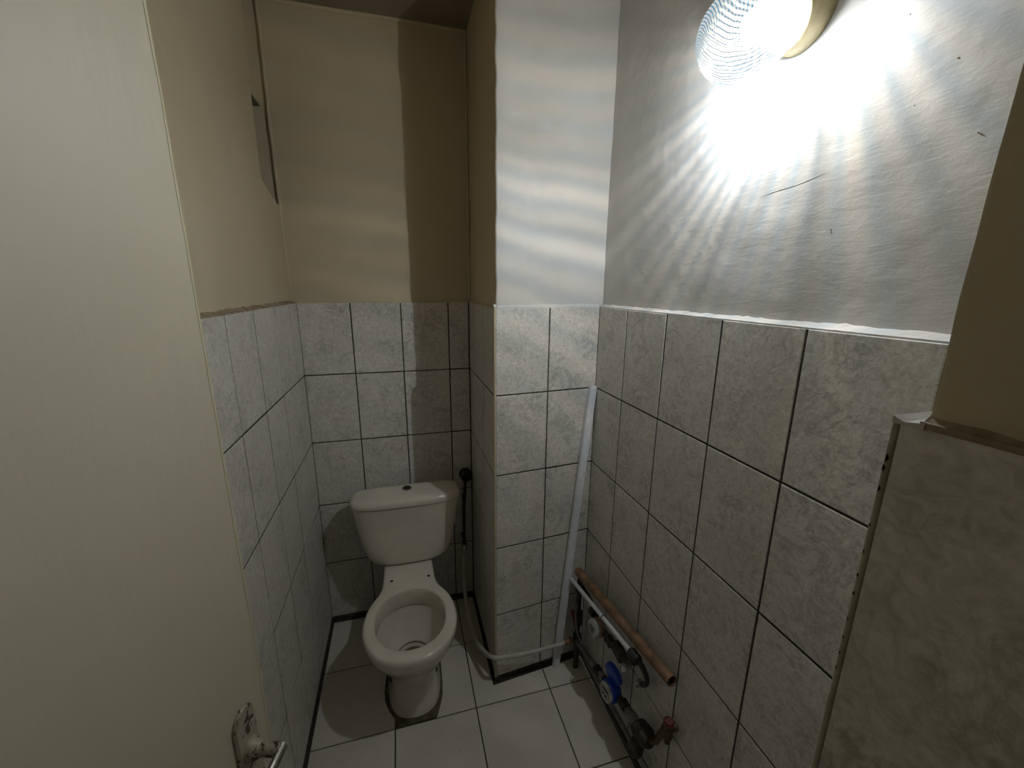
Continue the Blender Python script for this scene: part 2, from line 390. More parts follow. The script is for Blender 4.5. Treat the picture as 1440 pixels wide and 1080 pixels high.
for i in range(len(xs)-1):
    for j in range(len(ys)-1):
        x0, x1, y0, y1 = xs[i]+g, xs[i+1]-g, ys[j]-g, ys[j+1]+g
        if i == 0: x0 = xs[0]
        if i == 3: x1 = xs[4]
        if i == 2 and j == 0: floor_tile([(x0,y0),(XP-.010,y0),(XP-.010,y1),(x0,y1)]); continue
        if i == 3 and j == 0: continue
        if i == 2 and j == 1:
            floor_tile([(x0,y0),(XP-.012,y0),(XP-.012,ypil(XP)-.014),(x1,ypil(x1)-.014),(x1,y1),(x0,y1)]); continue
        if i == 3 and j == 1: floor_tile([(x0,ypil(x0)-.014),(x1,ypil(x1)-.014),(x1,y1),(x0,y1)]); continue
        if i == 0 and j == 1: floor_tile([(x0,y0),(.266,y0)] + [p for p in hole[::-1] if p[1] < y0-.003] + [(x1,-.566),(x1,y1),(x0,y1)]); continue
        if i == 1 and j == 1: floor_tile([(.490,y0)] + [(x1,y0),(x1,y1),(.452,y1)] + [p for p in holr if p[1] < y0-.003]); continue
        if i == 0 and j == 0: floor_tile([(x0,y0),(.268,y0),(.268,y1),(x0,y1)]); continue
        if i == 1 and j == 0: floor_tile([(.490,y0),(x1,y0),(x1,y1),(.490,y1)]); continue
        if y0 < YF + .02:
            x0, x1 = (max(x0, -.29) if i else -.05), x1
        floor_tile([(x0,y0),(x1,y0),(x1,y1),(x0,y1)])
# cement bed in the cut-out round the foot
m = MB(); prof = hole[::-1] + [(.2990,-.594)] + holr
m.rings([[(x, y, -.0060) for x, y in prof], [(x, y, -.0022) for x, y in prof]])
cb = m.build('cement_patch', 'cement', floor)

# ---- back wall
wall_back = relief_panel('wall_back', (-.10, .012, 0), (1,0,0), (0,-1,0), lin(0, .95, .025), lin(H-.004, CEIL, .03),
                         lambda a, z: .004*nz(a*2.2, 0, z*1.7) + .0012*nz(a*9, 3, z*8), .10, 'plaster_warm')
gb = MB().box((-.02, .112, -.02), (XP+.03, .0013, H-.002)).build('grout_bed', 'grout', wall_back)
tile_wall(wall_back, (0, YB, 0), (1,0,0), (0,-1,0), [-.002, .2024, .4054, .6084, XP-.001])
fillet('mortar_fillet', (.0, 0, 0), (1,0,0), (0,-1,0), XP, .010, .006, 'plaster_warm', wall_back, .002)
# ---- left wall, with the broken chase in the corner near the ceiling
def ldep(a, z):      # a: 0 at back wall, grows towards the door
    y = -a; d = .0035*nz(a*2, 5, z*1.6) + .001*nz(a*9, 8, z*9)
    if z > 1.90 and z < 2.235 and a < .196:
        zb = 1.905 + .04*max(0, (a-.03))/.15
        if z > zb: return d - .055
    if z >= 2.235 and a < .19:
        t = min(1, max(0, (2.42 - z)/.16)); s = min(1, max(0, (.188 - a)/(.012 + .10*(1-t))))
        return d - .030*s*(.55+.45*t)
    return d
us = lin(0, .15, .015) + lin(.165, .215, .005) + lin(.23, 1.69, .04)
zs = lin(H-.004, 1.88, .03) + lin(1.888, 1.955, .006) + lin(1.97, 2.22, .03) + [2.228, 2.2349, 2.2351, 2.242] + lin(2.26, CEIL, .025)
wall_left = relief_panel('wall_left', (-.019, .03, 0), (0,-1,0), (1,0,0), [0] + [a + .03 for a in us], zs, lambda a, z: ldep(max(0, a-.03), z), .12, 'plaster_warm')
wall_left.data.materials.append(rough_mat('dark grey-green recess', (.13, .125, .09), (.20, .19, .14), 14, .95, 0, .003))  # recess faces: a darker grey-green tone than the wall
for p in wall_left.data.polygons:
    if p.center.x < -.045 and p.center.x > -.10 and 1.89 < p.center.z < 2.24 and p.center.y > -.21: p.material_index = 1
MB().box((-.139, .03, -.02), (-.0013, YF, H-.002)).build('grout_bed', 'grout', wall_left)
lc = [-.001, .12] + [.12 + .2012*k for k in range(1, 8)] + [1.688]
tile_wall(wall_left, (XL, 0, 0), (0,-1,0), (1,0,0), lc)
fillet('mortar_fillet', (0, -.004, 0), (0,-1,0), (1,0,0), 1.68, .018, .013, 'mortar_brown', wall_left, .004)
# ---- right wall
wall_right = relief_panel('wall_right', (XR + .017, -.35, 0), (0,-1,0), (-1,0,0), lin(0, 1.37, .02), lin(H-.004, CEIL, .02),
                          lambda a, z: .0030*nz(a*3, 1, z*2.2) + .0012*nz(a*8, 2, z*14) + .0006*nz(a*18, 4, z*30), .12, 'plaster')
MB().box((XR+.137, -.40, -.02), (XR+.0013, -1.72, H-.002)).build('grout_bed', 'grout', wall_right)
rc = [-YPR - .001, .6643] + [.6643 + .2029*k for k in range(1, 6)] + [1.70]
tile_wall(wall_right, (XR, 0, 0), (0,-1,0), (-1,0,0), rc)
fillet('mortar_fillet', (XR, -.475, 0), (0,-1,0), (-1,0,0), 1.22, .015, .013, 'plaster', wall_right, .002)
# marks in the plaster: hairline crack, nail holes
sx = XR + .0165
cr = [(-.995, 1.787), (-1.04, 1.790), (-1.09, 1.782), (-1.14, 1.790), (-1.19, 1.792), (-1.24, 1.799), (-1.29, 1.801)]
MB().tube([(sx + .0006, y + .0, z) for y, z in cr], [.0001, .0003, .0002, .0003, .0002, .0003, .0001], 6).build('crack', 'grey_meter', wall_right)
for y, z, r in ((-1.40, 1.90, .0018), (-1.36, 1.86, .0012), (-1.27, 1.705, .0014), (-1.12, 1.665, .0011), (-.985, 1.70, .0012), (-1.33, 1.985, .0016), (-1.44, 1.80, .0014)):
    MB().lathe((sx + .001, y, z), (-1, .2, .3), [(0, r*.7), (.0014, r*.6), (.0017, r*.3)], 8).build('nail_hole', 'mortar_brown', wall_right)
# ---- boxed-in chase (pillar)
def pillar_prof(z):
    e = .004*nz(z*5, 2, 0) + .003*nz(z*17, 7, 1); pts = []
    x0 = XP + .007 + e; y0 = YP + .009 + .003*nz(z*6, 4, 4); r = .008
    pts.append((XP + .010 + .003*nz(z*4, 1, 9), .02)); pts.append((XP + .008 + .4*e, -.25)); pts.append((x0, y0 + r))
    for k in range(1, 4): t = k/4*PI/2; pts.append((x0 + r - r*math.cos(t), y0 + r - r*math.sin(t)))
    pts.append((x0 + r, y0))
    for k in range(1, 9):
        x = XP + (XR + .03 - XP)*k/8; pts.append((max(x, x0+r+.002), ypil(x) + .009 + .0025*nz(x*6, 3, z*3) + .001*nz(x*20, 6, z*11)))
    pts.append((XR + .03, .02)); return [(x, y, z) for x, y in pts]
m = MB(); m.rings([pillar_prof(z) for z in lin(H-.004, CEIL, .02)])
wall_pillar = m.build('wall_pillar', 'plaster', None, None, True); wall_pillar['kind'] = 'structure'
wall_pillar.data.materials.append(M['plaster_warm'])     # the side towards the niche gets the warmer, darker plaster tone
for p in wall_pillar.data.polygons:
    if p.normal.x < -.8: p.material_index = 1
m = MB(); q = [(XP+.0013, .02), (XP+.0013, YP+.0013), (XR+.02, ypil(XR+.02)+.0013), (XR+.02, .02)]
m.rings([[(x, y, z) for x, y in q] for z in (-.02, H-.002)]); m.build('grout_bed', 'grout', wall_pillar)
tile_wall(wall_pillar, (XP, 0, 0), (0,-1,0), (-1,0,0), [0.003, .11, .313, -YP - .006])
up = Vector((XR-XP, YPR-YP, 0)).normalized(); npil = Vector((up.y, -up.x, 0)); Lp = (Vector((XR, YPR))-Vector((XP, YP))).length
tile_wall(wall_pillar, (XP, YP, 0), up, npil, [.004, .2043, Lp+.002])
fillet('mortar_fillet', (XP, YP, 0), up, npil, Lp, .007, .014, 'plaster', wall_pillar, .0015)
fillet('mortar_fillet', (XP, -.006, 0), (0,-1,0), (-1,0,0), -YP - .006, .007, .010, 'plaster_warm', wall_pillar, .003)
t1 = MB().tube([(XP+.0015, YP+.0015, .022), (XP+.0015, YP+.0015, H-.002)], .0042, 10).build('corner_bead', 'plaster_warm', wall_pillar, None, True)
# ---- front wall beside the door (the pier at the right edge of the picture) and above it
def pier_prof(z):
    x0 = XJ + .007 + .0010*nz(z*8, 3, 2); y1 = YF - .0115 + .0016*nz(z*9, 1, 5) + .0009*nz(z*31, 6, 1); r = .003
    pts = [(XR+.15, y1), (x0 + r, y1), (x0 + .3*r, y1 - .3*r), (x0, y1 - r)]
    for k in range(1, 9): y = y1 - r - .28*k/8; pts.append((XJ + .007 + .0008*nz(y*30, 2, z*25), y))
    pts.append((XR+.15, y1 - r - .28)); return [(x, y, z) for x, y in pts]
m = MB(); m.rings([pier_prof(z) for z in lin(H-.004, CEIL, .012)])
wall_front = m.build('wall_front', 'plaster_warm', None, None, True); wall_front['kind'] = 'structure'
MB().box((XJ+.0018, YF-.0018, -.02), (XR+.15, YF-.30, H-.002)).build('grout_bed', 'grout', wall_front)
tile_wall(wall_front, (XJ, YF-.001, 0), (0,-1,0), (-1,0,0), [.001, .2045, .299])
tile_wall(wall_front, (XR, YF, 0), (-1,0,0), (0,1,0), [.002, .205, .408, XR-XJ-.001])
fillet('mortar_fillet', (XJ, YF-.0125, 0), (0,-1,0), (-1,0,0), .28, .007, .009, 'mortar_brown', wall_front, .0018, H, .004)
fillet('mortar_fillet', (XR, YF, 0), (-1,0,0), (0,1,0), XR-XJ, .011, .0036, 'plaster', wall_front, .0004, H, .006)
MB().box((-.05, YF-.015, 2.06), (XJ+.012, YF-.29, CEIL)).build('lintel', 'plaster_warm', wall_front)
MB().box((-.14, YF-.010, -.02), (-.048, YF-.29, CEIL)).build('door_reveal', 'plaster_warm', wall_front)
P = [(XJ + .0022, YF - .0022, z) for z in lin(.02, H-.003, .05)]
MB().tube(P, .0020, 10).build('corner_bead', 'cement_light', wall_front, None, True)
# chips along the tiled corner of the pier
m = MB()
for zc, sz in ((1.513,.0045),(1.507,.003),(1.494,.0035),(1.470,.002),(1.452,.0025),(1.436,.002),(1.423,.0025),(1.404,.0024),(1.390,.0022),(1.378,.0024),(1.366,.002)):
    sz *= .6; c = Vector((XJ+.0004, YF-.0010, zc)); b = []
    for k in range(6): t = k/6*2*PI; b.append(c + Vector((-.0010, -abs(math.cos(t))*sz*.8*(1+.4*nz(k, zc*90, 1)), math.sin(t)*sz*(1+.3*nz(zc*70, k, 2)))))
    m.rings([b, [p + Vector((.004, .0006, 0)) for p in b]])
m.build('edge_chips', 'dark_hole', wall_front)
# ---- ceiling
M['ceiling'] = rough_mat('dark ceiling paint', (.20, .17, .12), (.27, .23, .17), 4, .9)  # brown tone, darker than the wall plaster
ceiling = MB().box((-.30, .15, CEIL), (1.40, -2.0, CEIL+.08)).build('ceiling', 'ceiling'); ceiling['kind'] = 'structure'
# rounded plaster bead in the corners of the niche
def bead(pts, r, par):
    P = spline(pts, 10); P = [p + Vector((.0015*nz(p.z*14, p.x*14, 1), .001*nz(p.z*9, p.x*20, 5), .0012*nz(p.x*16, p.z*5, 8))) for p in P]
    MB().tube(P, r, 8).build('corner_bead', 'plaster_warm', par, None, True)
bead([(-.017, .006, H+.01), (-.018, .006, 1.75), (-.019, .006, 1.905), (-.021, .006, 2.1), (-.020, .005, 2.235)], .0065, wall_back)
bead([(-.019, .005, 2.235), (-.018, .006, 2.4), (-.017, .006, CEIL)], .0065, wall_back)
bead([(-.017, .006, CEIL-.004), (.2, .007, CEIL-.006), (.45, .006, CEIL-.002), (XP, .006, CEIL-.004)], .0075, wall_back)
bead([(XP+.004, .006, H+.01), (XP+.005, .006, 2.0), (XP+.004, .006, CEIL)], .005, wall_back)

# ---- door leaf, opened inwards along the left wall
E0, E1 = Vector((.1628, -1.250, 0)), Vector((-.024, -1.820, 0))
du = (E1 - E0).normalized(); dn = Vector((-du.y, du.x, 0))
if dn.x < 0: dn = -dn
Ld = (E1 - E0).length
door = thing('door_1', E0, kind='structure')
def dpt(a, b, z): return E0 + du*a + dn*b + Vector((0,0,z))
m = MB(); rings = []
for z in lin(.012, 2.02, .05):
    k = .0012*nz(z*6, 1, 3)
    rings.append([dpt(.003+k,0,z), dpt(Ld,0,z), dpt(Ld,-.038,z), dpt(.003+k,-.038,z), dpt(k,-.035,z), dpt(k,-.003,z)])
m.rings(rings); leaf = m.build('door_leaf', 'door', door)
m = MB(); rings = []
for z in lin(.012, 2.02, .03):
    k = .0012*nz(z*6, 1, 3) + .0006*nz(z*40, 2, 2)
    rings.append([dpt(.0055+k*2,.0004,z), dpt(-.0008+k,-.002,z), dpt(-.0008+k,-.037,z), dpt(.006,-.0384,z)])
m.rings(rings); m.build('door_edge', 'door_edge', door)
# handle: long plate with rounded top, ring, neck and lever pointing back to the hinge
hz = 0.941; ha = .050
def hpt(a, b, z): return dpt(ha + a, b, hz + z)
handle = thing('handle', (0,0,0)); handle.parent = door
out = []
for k in range(0, 13): t = PI*k/12; out.append((.021*math.cos(t), .048 + .021*math.sin(t)*1.25))
out += [(-.021, -.15), (.021, -.15)]
m = MB(); m.rings([[hpt(a, .0, z) for a, z in out], [hpt(a, .003, z) for a, z in out], [hpt(a*.86, .0055, z*.985) for a, z in out]])
m.build('handle_plate', 'chipped', handle, None, False)
for dz in (.052, .040):
    MB().lathe(hpt(0, .0045, dz), dn, [(0, .0018), (.0016, .003)], 12).build('screw', 'dark_fitting', handle)
m = MB().lathe(hpt(0, .005, 0), dn, [(0, .0165), (.003, .0165), (.006, .0145), (.014, .0125), (.018, .0105)], 24)
m.build('handle_collar', 'chipped', handle, None, True)
m = MB().tube(spline([hpt(0, .018, 0), hpt(0, .032, 0), hpt(.0, .044, 0), hpt(.004, .051, 0)], 5), .0095, 16)
m.build('handle_neck', 'chipped', handle, None, True)
rings = []
for s_ in lin(0, 1, .08):
    c = hpt(-.006 + .115*s_, .051 + .004*math.sin(s_*PI), -.004*s_); hw_ = .0085 + .002*math.sin(s_*PI); dd = .0065
    rings.append([c + dn*dd*math.cos(t) + Vector((0,0,hw_*math.sin(t))) for t in [2*PI*k/12 for k in range(12)]])
MB().rings(rings).build('lever', 'chrome', handle, None, True)

# ================================================================== wall lamp
LB = Vector((XR + .017, -1.155, 2.078))
lamp = thing('wall_lamp', LB, 'wall lamp with glowing spiral-ribbed glass shade on a cream base', 'lamp')
la = Vector((-.875, .0, -.484)).normalized()
# slanted cup base against the wall
m = MB(); R0 = .061; cring = []
u1 = Vector((0,1,0)); v1 = Vector((0,0,1)); v2 = la.cross(u1).normalized()
c2 = LB + Vector((-.052, 0, -.006))
for t in (0, .35, .7, 1.0):
    cc = LB.lerp(c2, t); r = R0 + (.055 - R0)*t; vv = v1.lerp(v2 if v2.z > 0 else -v2, t).normalized()
    cring.append([cc + u1*r*math.cos(2*PI*k/40) + vv*r*math.sin(2*PI*k/40) for k in range(40)])
m.rings(cring, True, True); m.build('lamp_base', 'lamp_base', lamp, None, True)
m = MB().lathe(c2 - la*.006, la, [(0, .054), (.002, .0575), (.010, .0575), (.012, .053)], 40); m.build('shade_ring', 'lamp_base', lamp, None, True)
# glass shade: spiral ribbed egg
g0 = c2 + la*.004; Lg = .160; NG, MG = 96, 30
aa = la.cross(Vector((0,0,1))).normalized(); bb = aa.cross(la).normalized()
vs, fs, uvs = [], [], []
def srad(t): return .050 + .022*math.sin(min(t/.45, 1)*PI/2) if t < .45 else .072*math.sqrt(max(0, 1 - ((t-.45)/.55)**2.3))
for i in range(MG+1):
    t = i/MG; t = 1-(1-t)**1.6 if t > 0 else 0; r = max(srad(t), .0004)
    for k in range(NG):
        an = 2*PI*k/NG; rr = r; vs.append(g0 + la*Lg*t + rr*(math.cos(an)*aa + math.sin(an)*bb))
        uvs.append((k/NG, t))
for i in range(MG):
    for k in range(NG): fs.append((i*NG+k, (i+1)*NG+k, (i+1)*NG+(k+1) % NG, i*NG+(k+1) % NG))
fs.append(tuple(MG*NG + k for k in range(NG))[::-1])
me = bpy.data.meshes.new('glass_shade'); me.from_pydata([v - LB for v in vs], [], fs)
ul = me.uv_layers.new(name='UVMap')
for p in me.polygons:
    ks = [uvs[me.loops[li].vertex_index] for li in p.loop_indices]; wrap = max(q[0] for q in ks) - min(q[0] for q in ks) > .5
    for li, q in zip(p.loop_indices, ks): ul.data[li].uv = (q[0] + (1 if wrap and q[0] < .5 else 0), q[1])
me.polygons.foreach_set('use_smooth', [True]*len(me.polygons))
link('glass_shade', me, 'shade', lamp)
# clear bulb with socket, and its light
MB().lathe(c2 - la*.004, la, [(0, .018), (.012, .018), (.016, .014)], 20).build('socket', 'white_plastic', lamp, None, True)
m = MB().lathe(c2 + la*.012, la, [(0, .013), (.012, .015), (.026, .024), (.040, .029), (.054, .026), (.064, .016), (.068, .002)], 24)
m.build('bulb', 'bulb', lamp, None, True)
ld = bpy.data.lights.new('bulb_light', 'POINT'); ld.energy = LAMP_W*.72; ld.color = (1.0, .965, .922); ld.shadow_soft_size = .0026
l2 = bpy.data.lights.new('shade_glow', 'POINT'); l2.energy = LAMP_W*.28; l2.color = ld.color; l2.shadow_soft_size = .036    # light scattered by the glass
lo2 = bpy.data.objects.new('shade_glow', l2); COL.objects.link(lo2); lo2.parent = lamp; lo2.location = (c2 + la*.042) - LB
lo = bpy.data.objects.new('bulb_light', ld); COL.objects.link(lo); lo.parent = lamp; lo.location = (c2 + la*.031) - LB

# ================================================================== toilet
TX = .381
toilet = thing('toilet', (TX, -.40, -.0085), 'white close-coupled toilet without a seat, standing in the niche', 'toilet')
rim_h = [(0,-.708),(.062,-.697),(.115,-.664),(.150,-.612),(.168,-.556),(.1715,-.505),(.162,-.445),(.143,-.398),(.122,-.362),(.110,-.322),(.106,-.25),(.105,-.17),(.104,-.105),(.06,-.098),(0,-.098)]
foot_h = [(0,-.568),(.040,-.561),(.074,-.536),(.093,-.494),(.101,-.440),(.103,-.40),(.103,-.36),(.102,-.32),(.100,-.28),(.098,-.24),(.096,-.20),(.094,-.16),(.090,-.125),(.05,-.118),(0,-.118)]
def halfring(hh, z, inset=0.0, dx=-.004):
    h = spline([(x, y, 0) for x, y in hh], 4); pts = [(p.x, p.y) for p in h]
    full = pts + [(-x, y) for x, y in pts[-2:0:-1]]
    if inset:
        c = Vector((0, -.47)); nn = len(full); res = []
        for i, (x, y) in enumerate(full):
            a, b = full[i-1], full[(i+1) % nn]; t = Vector((b[0]-a[0], b[1]-a[1])).normalized(); nrm = Vector((-t.y, t.x))
            if nrm.dot(c - Vector((x, y))) < 0: nrm = -nrm
            res.append((x + nrm.x*inset, y + nrm.y*inset))
        full = res
    return [(TX + dx + x, y, z) for x, y in full]
def blend(wt): return [(f[0] + wt*(r[0]-f[0]), f[1] + wt*(r[1]-f[1])) for f, r in zip(foot_h, rim_h)]
rings = []
for z, wt, ins in ((-.008,.05,0),(.004,.03,0),(.02,-.02,.002),(.06,-.07,.003),(.11,-.08,.002),(.16,0.02,0),(.20,.16,0),(.24,.37,0),(.28,.60,0),(.315,.79,0),(.345,.92,0),(.37,.985,0),(.385,1,0),(.394,1,.002),(.399,1,.006),(.4005,1,.012)):
    rings.append(halfring(blend(wt), z, ins))
nR = len(rings[0])
def oval(cy, hw, hl, z, pw=2.15):
    "oval ring with as many points as the outer rings, angularly matched"
    pts = []
    for (x, y, _) in rings[-1]:
        t = math.atan2(x - (TX-.004), -(y + .509)); c, s_ = math.cos(t), math.sin(t)
        px = hw*math.copysign(abs(s_)**(2/pw), s_); py = hl*math.copysign(abs(c)**(2/pw), c); pts.append((TX - .004 + px, cy - py, z))
    return pts
for cy, hw, hl, z in ((-.509,.134,.151,.4005),(-.509,.131,.148,.399),(-.509,.1285,.1455,.394),(-.508,.127,.144,.375),(-.508,.1265,.1435,.330),(-.508,.128,.145,.3255),(-.508,.134,.151,.3235),(-.508,.130,.147,.31),(-.506,.122,.138,.28),(-.502,.104,.118,.24),(-.497,.080,.092,.205),(-.493,.058,.068,.185),(-.49,.045,.052,.165)):
    rings.append(oval(cy, hw, hl, z))
bowl = MB().rings(rings).build('bowl', 'ceramic', toilet, None, True)
# water and lime line
MB().lathe((TX-.004, -.494, .1905), (0,0,1), [(0, .055), (.0015, .055)], 36).build('water', 'water', toilet, None, False)
m = MB(); rr_ = [[(TX-.004 + r*1.0*math.cos(2*PI*k/40), -.4945 + r*1.14*math.sin(2*PI*k/40), z) for k in range(40)] for r, z in ((.0645,.1945),(.0672,.1972),(.0668,.1982),(.0638,.1952))]
m.rings(rr_ + [rr_[0]], False, False).build('lime_ring', 'stain', toilet)
for x, y in ((.306, -.2976), (.458, -.3036)):
    MB().lathe((x, y, .4), (0,0,1), [(-.002, .0065), (.0012, .0065), (.0016, .005)], 14).build('seat_bolt_hole', 'dark_hole', toilet)
for s_ in (-1, 1):
    MB().lathe((TX-.006 + s_*.088, -.480, .098), (s_*.95, -.3, .05), [(-.006, .0085), (.003, .0085), (.005, .006)], 12).build('fixing_cap', 'dark_hole', toilet)
# cistern
def sup(hw, yf, yb, z, n1=3.2, n2=6, n=64, bul=.018):
    pts = []; yc = (yf + yb)/2; hl = (yb - yf)/2
    for k in range(n):
        t = 2*PI*k/n; c, s_ = math.cos(t), math.sin(t); e = n1 if s_ < 0 else n2
        x = hw*math.copysign(abs(c)**(2/e), c); y = yc + hl*math.copysign(abs(s_)**(2/e), s_)
        pts.append((TX + .005 + x, y, z))
    return pts
rings = [sup(hw, yf, -.088, z) for hw, yf, z in ((.085,-.180,.4015),(.125,-.200,.4035),(.150,-.209,.410),(.166,-.214,.422),(.177,-.217,.440),(.187,-.2195,.465),(.196,-.222,.50),(.205,-.2255,.55),(.213,-.229,.60),(.220,-.232,.65),(.2275,-.2375,.690),(.2285,-.2390,.6965),(.2275,-.2382,.6975),(.19,-.215,.6975))]
tank = MB().rings(rings).build('cistern', 'ceramic', toilet, None, True)
rings = [sup(hw, yf, yb, z) for hw, yf, yb, z in ((.19,-.215,-.10,.7012),(.2295,-.2415,-.0865,.7012),(.2312,-.2432,-.0855,.7022),(.2320,-.2440,-.085,.707),(.2315,-.2440,-.085,.716),(.2285,-.2415,-.087,.724),(.221,-.236,-.091,.7305),(.206,-.227,-.097,.7345),(.17,-.21,-.108,.7365),(.09,-.18,-.13,.7375))]
lid = MB().rings(rings).build('cistern_lid', 'ceramic', toilet, None, True)
MB().lathe((.388, -.146, .7365), (0,0,1), [(0, .0205), (.004, .0205), (.0055, .0185)], 28).build('button_rim', 'chrome', toilet, None, True)
MB().lathe((.388, -.146, .7415), (0,0,1), [(0, .016), (.0035, .016), (.005, .013)], 28).build('flush_button', 'dark_fitting', toilet, None, True)

# ================================================================== inlet hose, wall stub
hs = thing('water_hose', (.66, -.045, 0), 'cream flexible water hose curving round the tiled chase corner', 'hose')
hp = spline([(.650,-.060,.325),(.645,-.064,.29),(.634,-.12,.215),(.631,-.18,.155),(.633,-.28,.108),(.645,-.385,.100),(.664,-.470,.120),(.688,-.532,.148),(.735,-.542,.148),(.80,-.541,.141),(.88,-.540,.139),(.96,-.540,.143),(.998,-.540,.148)], 8)
MB().tube(hp, .0088, 14).build('hose_tube', 'hose', hs, None, True)
MB().lathe((.994, -.540, .1475), (1, 0, .12), [(0, .0115), (.022, .0115), (.023, .0135), (.034, .0135)], 12).build('hose_end', 'copper', hs, None, False)
m = MB().lathe((.650, -.059, .320), (0, 0, 1), [(0, .0105), (.018, .0105), (.019, .014), (.036, .014), (.037, .011)], 12); m.build('hose_nut', 'chrome', hs, None, False)
m = MB().tube([(.650, -.058, .352), (.650, -.05, .375), (.650, -.001, .377)], .009, 12); m.build('angle_fitting', 'dark_fitting', hs, None, True)
st = thing('pipe_stub', (.668, 0, .708), 'black round pipe stub low on the back wall beside the cistern', 'pipe')
MB().lathe((.668, .0, .708), (0,-1,0), [(0, .030), (.006, .030), (.008, .024)], 28).build('wall_flange', 'black_rubber', st, None, True)
MB().lathe((.668, -.008, .708), (0,-1,0), [(0, .024), (.040, .024), (.042, .0225), (.042, .018), (.02, .0175)], 28, True, True).build('stub_body', 'black_rubber', st, None, True)
m = MB().tube(spline([(.664,-.030,.684),(.660,-.032,.62),(.655,-.034,.55),(.652,-.04,.46),(.650,-.050,.385)], 6), .0075, 10); 
feed = thing('feed_pipe', (.66, -.03, .53), 'thin dark vertical feed pipe between black stub and hose', 'pipe'); m.build('pipe_run', 'dark_fitting', feed, None, True)
MB().lathe((.657, -.0335, .585), (-.05, 0, 1), [(0, .010), (.03, .010)], 6).build('coupling', 'dark_fitting', feed)

# ================================================================== leaning trunking strip
A = Vector((.972, -.5165, .000)); B = Vector((1.090, -.490, 1.243)); ax = (B - A).normalized()
wv = Vector((1,.15,0)); wv = (wv - ax*wv.dot(ax)).normalized(); nv = ax.cross(wv).normalized()
if nv.y > 0: nv = -nv
tr_ = thing('cable_trunking', A, 'long white plastic trunking strip leaning upright in the tiled corner', 'trunking')
c = (A + B)/2; hl = (B - A).length/2
MB().obox(c + nv*.0, ax*hl, wv*.0145, nv*.0011).build('face_strip', 'trunking', tr_, None, False, .0006)
for s_ in (-1, 1):
    MB().obox(c + wv*(s_*.0135) - nv*.0070, ax*hl, wv*.0010, nv*.0065).build('side_flange', 'trunking', tr_)

# ================================================================== pipework on the right wall
cp = thing('heating_pipe', (1.06, -.80, .48), 'thick rusty brown pipe with open end along right wall', 'pipe')
P0, P1 = Vector((1.047, -.528, .476)), Vector((1.074, -1.087, .542)); pd = (P1 - P0).normalized()
MB().lathe(P0, pd, [(0, .0185), (.03, .0185)], 20).build('pipe_collar', 'copper', cp, None, True)
Lc = (P1-P0).length
MB().lathe(P0, pd, [(.0, .0170), (Lc, .0170), (Lc, .0148), (Lc-.10, .0146)], 24).build('pipe_tube', 'copper', cp, None, True)
MB().lathe(P0, pd, [(Lc-.03, .0147), (Lc-.008, .0147)], 24).build('pipe_bore', 'dark_hole', cp)  # near-black plug: shade inside the open end put into colour
wp = thing('plastic_pipe', (1.03, -.75, .44), 'slim white plastic water pipe below the thick brown pipe', 'pipe')
W0, W1 = Vector((1.025, -.515, .432)), Vector((1.0467, -.924, .484)); wd_ = (W1-W0).normalized()
MB().tube([W0, W1], .0078, 14).build('pipe_tube', 'white_plastic', wp, None, True)
MB().lathe(W0 + wd_*.245, wd_, [(0, .0083), (.004, .0083)], 14).build('pipe_mark', 'dark_fitting', wp)

def nut(c, ax_, r, L, par, mat, name='nut', n=6): return MB().lathe(Vector(c) - Vector(ax_).normalized()*L/2, ax_, [(0, r*.92), (L*.12, r), (L*.88, r), (L, r*.92)], n).build(name, mat, par)
# vertical riser next to the leaning strip, with red lever valve
rs = thing('riser_pipe', (1.045, -.535, .0), 'dark corroded riser pipe with red lever valve in the corner', 'pipe')
MB().tube([(1.053,-.535,-.006),(1.053,-.535,.22),(1.053,-.535,.44)], .011, 12).build('riser_tube', 'dark_fitting', rs, None, True)
nut((1.053,-.535,.255), (0,0,1), .021, .06, rs, 'dark_fitting', 'valve_body', 8)
nut((1.053,-.535,.40), (0,0,1), .018, .03, rs, 'dark_fitting', 'nut', 6)
nut((1.053,-.535,.152), (0,0,1), .018, .04, rs, 'dark_fitting', 'tee', 8)
MB().tube([(1.04,-.546,.255),(1.03,-.556,.256)], .006, 8).build('valve_stem', 'brass', rs, None, True)
MB().obox((1.022,-.556,.282), (.005,0,.004), (0,.0022,0), (-.010,0,.040)).build('valve_lever', 'red', rs, None, False, .001)
MB().tube([(1.047,-.54,.43),(1.047,-.60,.432),(1.047,-.65,.425)], .0115, 12).build('elbow', 'dark_fitting', rs, None, True)
# upper line: grey meter
gm = thing('water_meter', (1.045, -.735, .395), 'grey round water meter hanging under the white pipe', 'meter', 'water meters on the right wall')
ga = Vector((-.98, -.16, .10)).normalized(); gc = Vector((1.048, -.722, .385))
MB().lathe(gc - ga*.012, ga, [(0, .020), (.008, .030), (.014, .0335), (.040, .0335), (.043, .031)], 32).build('meter_body', 'grey_meter', gm, None, True)
MB().lathe(gc + ga*.006, ga, [(0, .0342), (.010, .0342)], 32).build('meter_band', 'rustband', gm, None, True)
MB().lathe(gc + ga*.030, ga, [(0, .0295), (.0025, .0295), (.0035, .028)], 32).build('dial', 'dial', gm, None, True)
mb = MB()
ge = ga.cross(Vector((0,0,1))).normalized(); gu = ge.cross(ga).normalized()
for k in range(3): mb.obox(gc + ga*.0340 + gu*(.010 - .009*k) + ge*.002, ge*(.014 - .003*k), gu*.0016, ga*.0004)
mb.build('dial_marks', 'dark_hole', gm)
MB().tube([(1.050,-.650,.405),(1.052,-.69,.385),(1.055,-.76,.385),(1.055,-.82,.395)], .0125, 12).build('meter_pipe', 'dark_fitting', gm, None, True)
nut((1.052,-.668,.400), (0,1,-.15), .019, .028, gm, 'dark_fitting')
